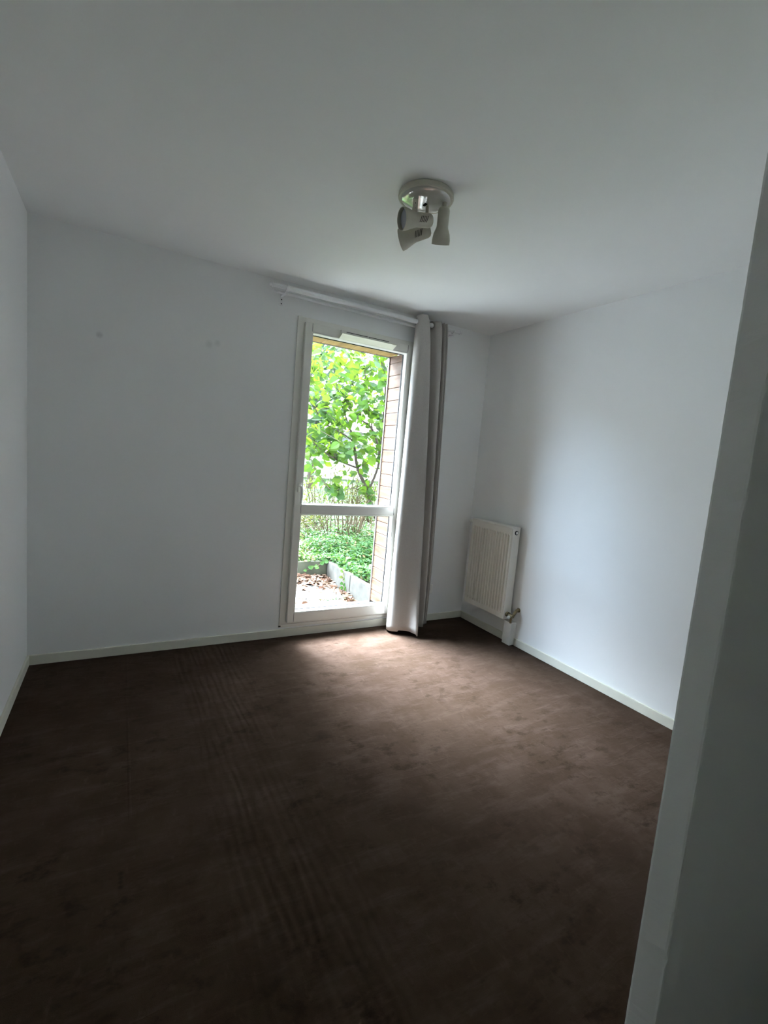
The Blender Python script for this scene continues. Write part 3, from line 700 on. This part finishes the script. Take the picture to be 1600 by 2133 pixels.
while cnt < 1900:
    p = Vector((r.uniform(1.9, 5.0), r.uniform(1.75, 3.7), r.uniform(.75, 3.2)))
    q = Vector(((p.x-3.35)/1.45, (p.y-2.7)/1.0, (p.z-2.1)/1.25))
    if q.length > 1: continue
    # looser towards the bottom, open pockets inside the crown
    if p.z < 1.35 and r.random() < .55: continue
    if p.z < 1.0 and r.random() < .5: continue
    if math.sin(p.x*7.3+1)*math.sin(p.z*6.1)*math.sin(p.y*5.2+2) > .42: continue
    hleaf(p, r); cnt += 1
mb.build('foliage', M['leaf'], tree)

# leggy shrub behind the ground cover
shrub = thing('twiggy_shrub', 'leggy shrub of bare tan stems behind the ground cover', 'shrub', (3.35, 3.1, .2))
r = random.Random(31); mb = MB(); lf = MB()
for _ in range(46):
    x = r.gauss(3.45, .17); y = r.gauss(3.1, .16); h = r.uniform(.55, 1.05)
    tx = x+(x-3.45)*.8+r.gauss(0, .16); ty = y+r.gauss(0, .15)
    p0, p1, p2 = Vector((x, y, .17)), Vector(((x+tx)/2+r.gauss(0, .03), (y+ty)/2, .2+h*.5)), Vector((tx, ty, .2+h))
    mb.tube([p0, p1, p2], [.008, .006, .003], 5)
    for _k in range(9):
        p = p1.lerp(p2, r.random()*1.1); lf.leaf(p+rv(r)*.08, rv(r)+Vector((0, 0, .2)), rv(r)+Vector((0, -.3, .8)), r.uniform(.03, .055), .025, .3, r.random())
for _ in range(26):                                  # arching stems to the left
    x = r.uniform(2.55, 3.2); y = r.uniform(2.7, 3.5); a = r.uniform(-.9, -.2)
    p0 = Vector((x, y, .17)); L = r.uniform(.4, .8)
    p1 = p0+Vector((a*.35, r.gauss(0, .08), L*.42)); p2 = p0+Vector((a*.95, r.gauss(0, .15), L*r.uniform(.35, .7)))
    mb.tube([p0, p1, p2], [.006, .004, .002], 5)
    for _k in range(16):
        p = p1.lerp(p2, r.random()); lf.leaf(p+rv(r)*.10, rv(r), rv(r)+Vector((0, -.3, .8)), r.uniform(.035, .06), .028, .3, r.random())
mb.build('stems', M['twig'], shrub, True); lf.build('leaves', M['shrubleaf'], shrub)
t = MB().lathe([(.0, 0), (.045, .004), (.052, .05), (.048, .085), (.03, .098), (0, .10)], (3.12, 2.42, .20), (.1, -.1, 1), 14)
tag(t.build('wood_stump', M['stone'], None, True), 'pale round cut stump among the ground cover below the twiggy shrub', 'stump')

# loose yellow-green bushes at the back of the bed
def bush(loc, rx, h, n, label, seed):
    r = random.Random(seed); c = Vector(loc); t = thing('garden_bush', label, 'bush', loc, group='bushes at the back of the bed'); st = MB(); lf = MB()
    for _ in range(26):
        a = r.uniform(0, 2*PI); d = Vector((math.cos(a)*rx*r.random(), math.sin(a)*rx*.6*r.random(), h*r.uniform(.6, 1)))
        b = c+Vector((d.x*.25, d.y*.25, 0)); st.tube([b, b+d*.5+rv(r)*.03, b+d], [.007, .005, .002], 5)
        for k in range(n//26):
            p = b+d*r.uniform(.15, 1.05)+rv(r)*.13; lf.leaf(p, rv(r), rv(r)+Vector((0, -.4, .7)), r.uniform(.035, .07), r.uniform(.02, .035), .3, r.random())
    st.build('stems', M['twig'], t, True); lf.build('leaves', M['bushleaf'], t)
bush((3.35, 4.15, .17), .8, .95, 620, 'yellow-green bush behind the left part of the ground cover', 61)
bush((4.55, 4.3, .17), .8, 1.1, 620, 'yellow-green bush behind the bare stems near the wood cladding', 62)
# background: trees and a house beyond the garden
def far_tree(loc, h, rx, n, label, seed, name='garden_tree'):
    r = random.Random(seed); t = thing(name, label, 'tree', loc, group='trees at the back of the garden'); c = Vector(loc)
    MB().tube([c, c+Vector((.1, 0, h*.5)), c+Vector((0, .1, h*.8))], [.12, .09, .04], 8).build('trunk', M['bark'], t, True)
    mb = MB()
    for _ in range(n):
        v = rv(r)
        while v.length > 1: v = rv(r)
        mb.leaf(c+Vector((v.x*rx, v.y*rx, h*.62+v.z*h*.40)), rv(r), rv(r), r.uniform(.14, .26), .14, .2, r.random())
    mb.build('foliage', M['far'], t)
far_tree((5.9, 11.5, .18), 5.2, 1.2, 1500, 'dark tree behind the top left of the hazel leaves', 41)
far_tree((9.5, 9.0, .18), 2.6, 1.3, 1500, 'low bushy tree behind the hazel trunk', 42)
hs = thing('house', 'pale house with a grey roof glimpsed behind the leaves', 'house', (9.0, 19, .2))
MB().box(4.5, 14, 18, 26, .15, 2.6).build('wall', M['render'], hs)
t = bmesh.new()
vs = [t.verts.new(v) for v in ((4.1, 17.6, 2.55), (14.4, 17.6, 2.55), (14.4, 26.4, 2.55), (4.1, 26.4, 2.55), (5.6, 22, 4.3), (12.9, 22, 4.3))]
for f in ((0, 1, 5, 4), (1, 2, 5), (2, 3, 4, 5), (3, 0, 4), (3, 2, 1, 0)): t.faces.new([vs[i] for i in f])
rf = MB(); rf.join(t); rf.build('roof', M['rooftile'], hs)
for x in (6.0, 9.2, 11.8):
    wd = MB().frame(x, x+1.1, 1.1, 2.3, .07, 17.95, 18.03).build('window', M['cap'], hs)
    put(MB().box(x+.06, x+1.04, 17.97, 18.01, 1.16, 2.24).build('pane', M['houseglass']), wd)
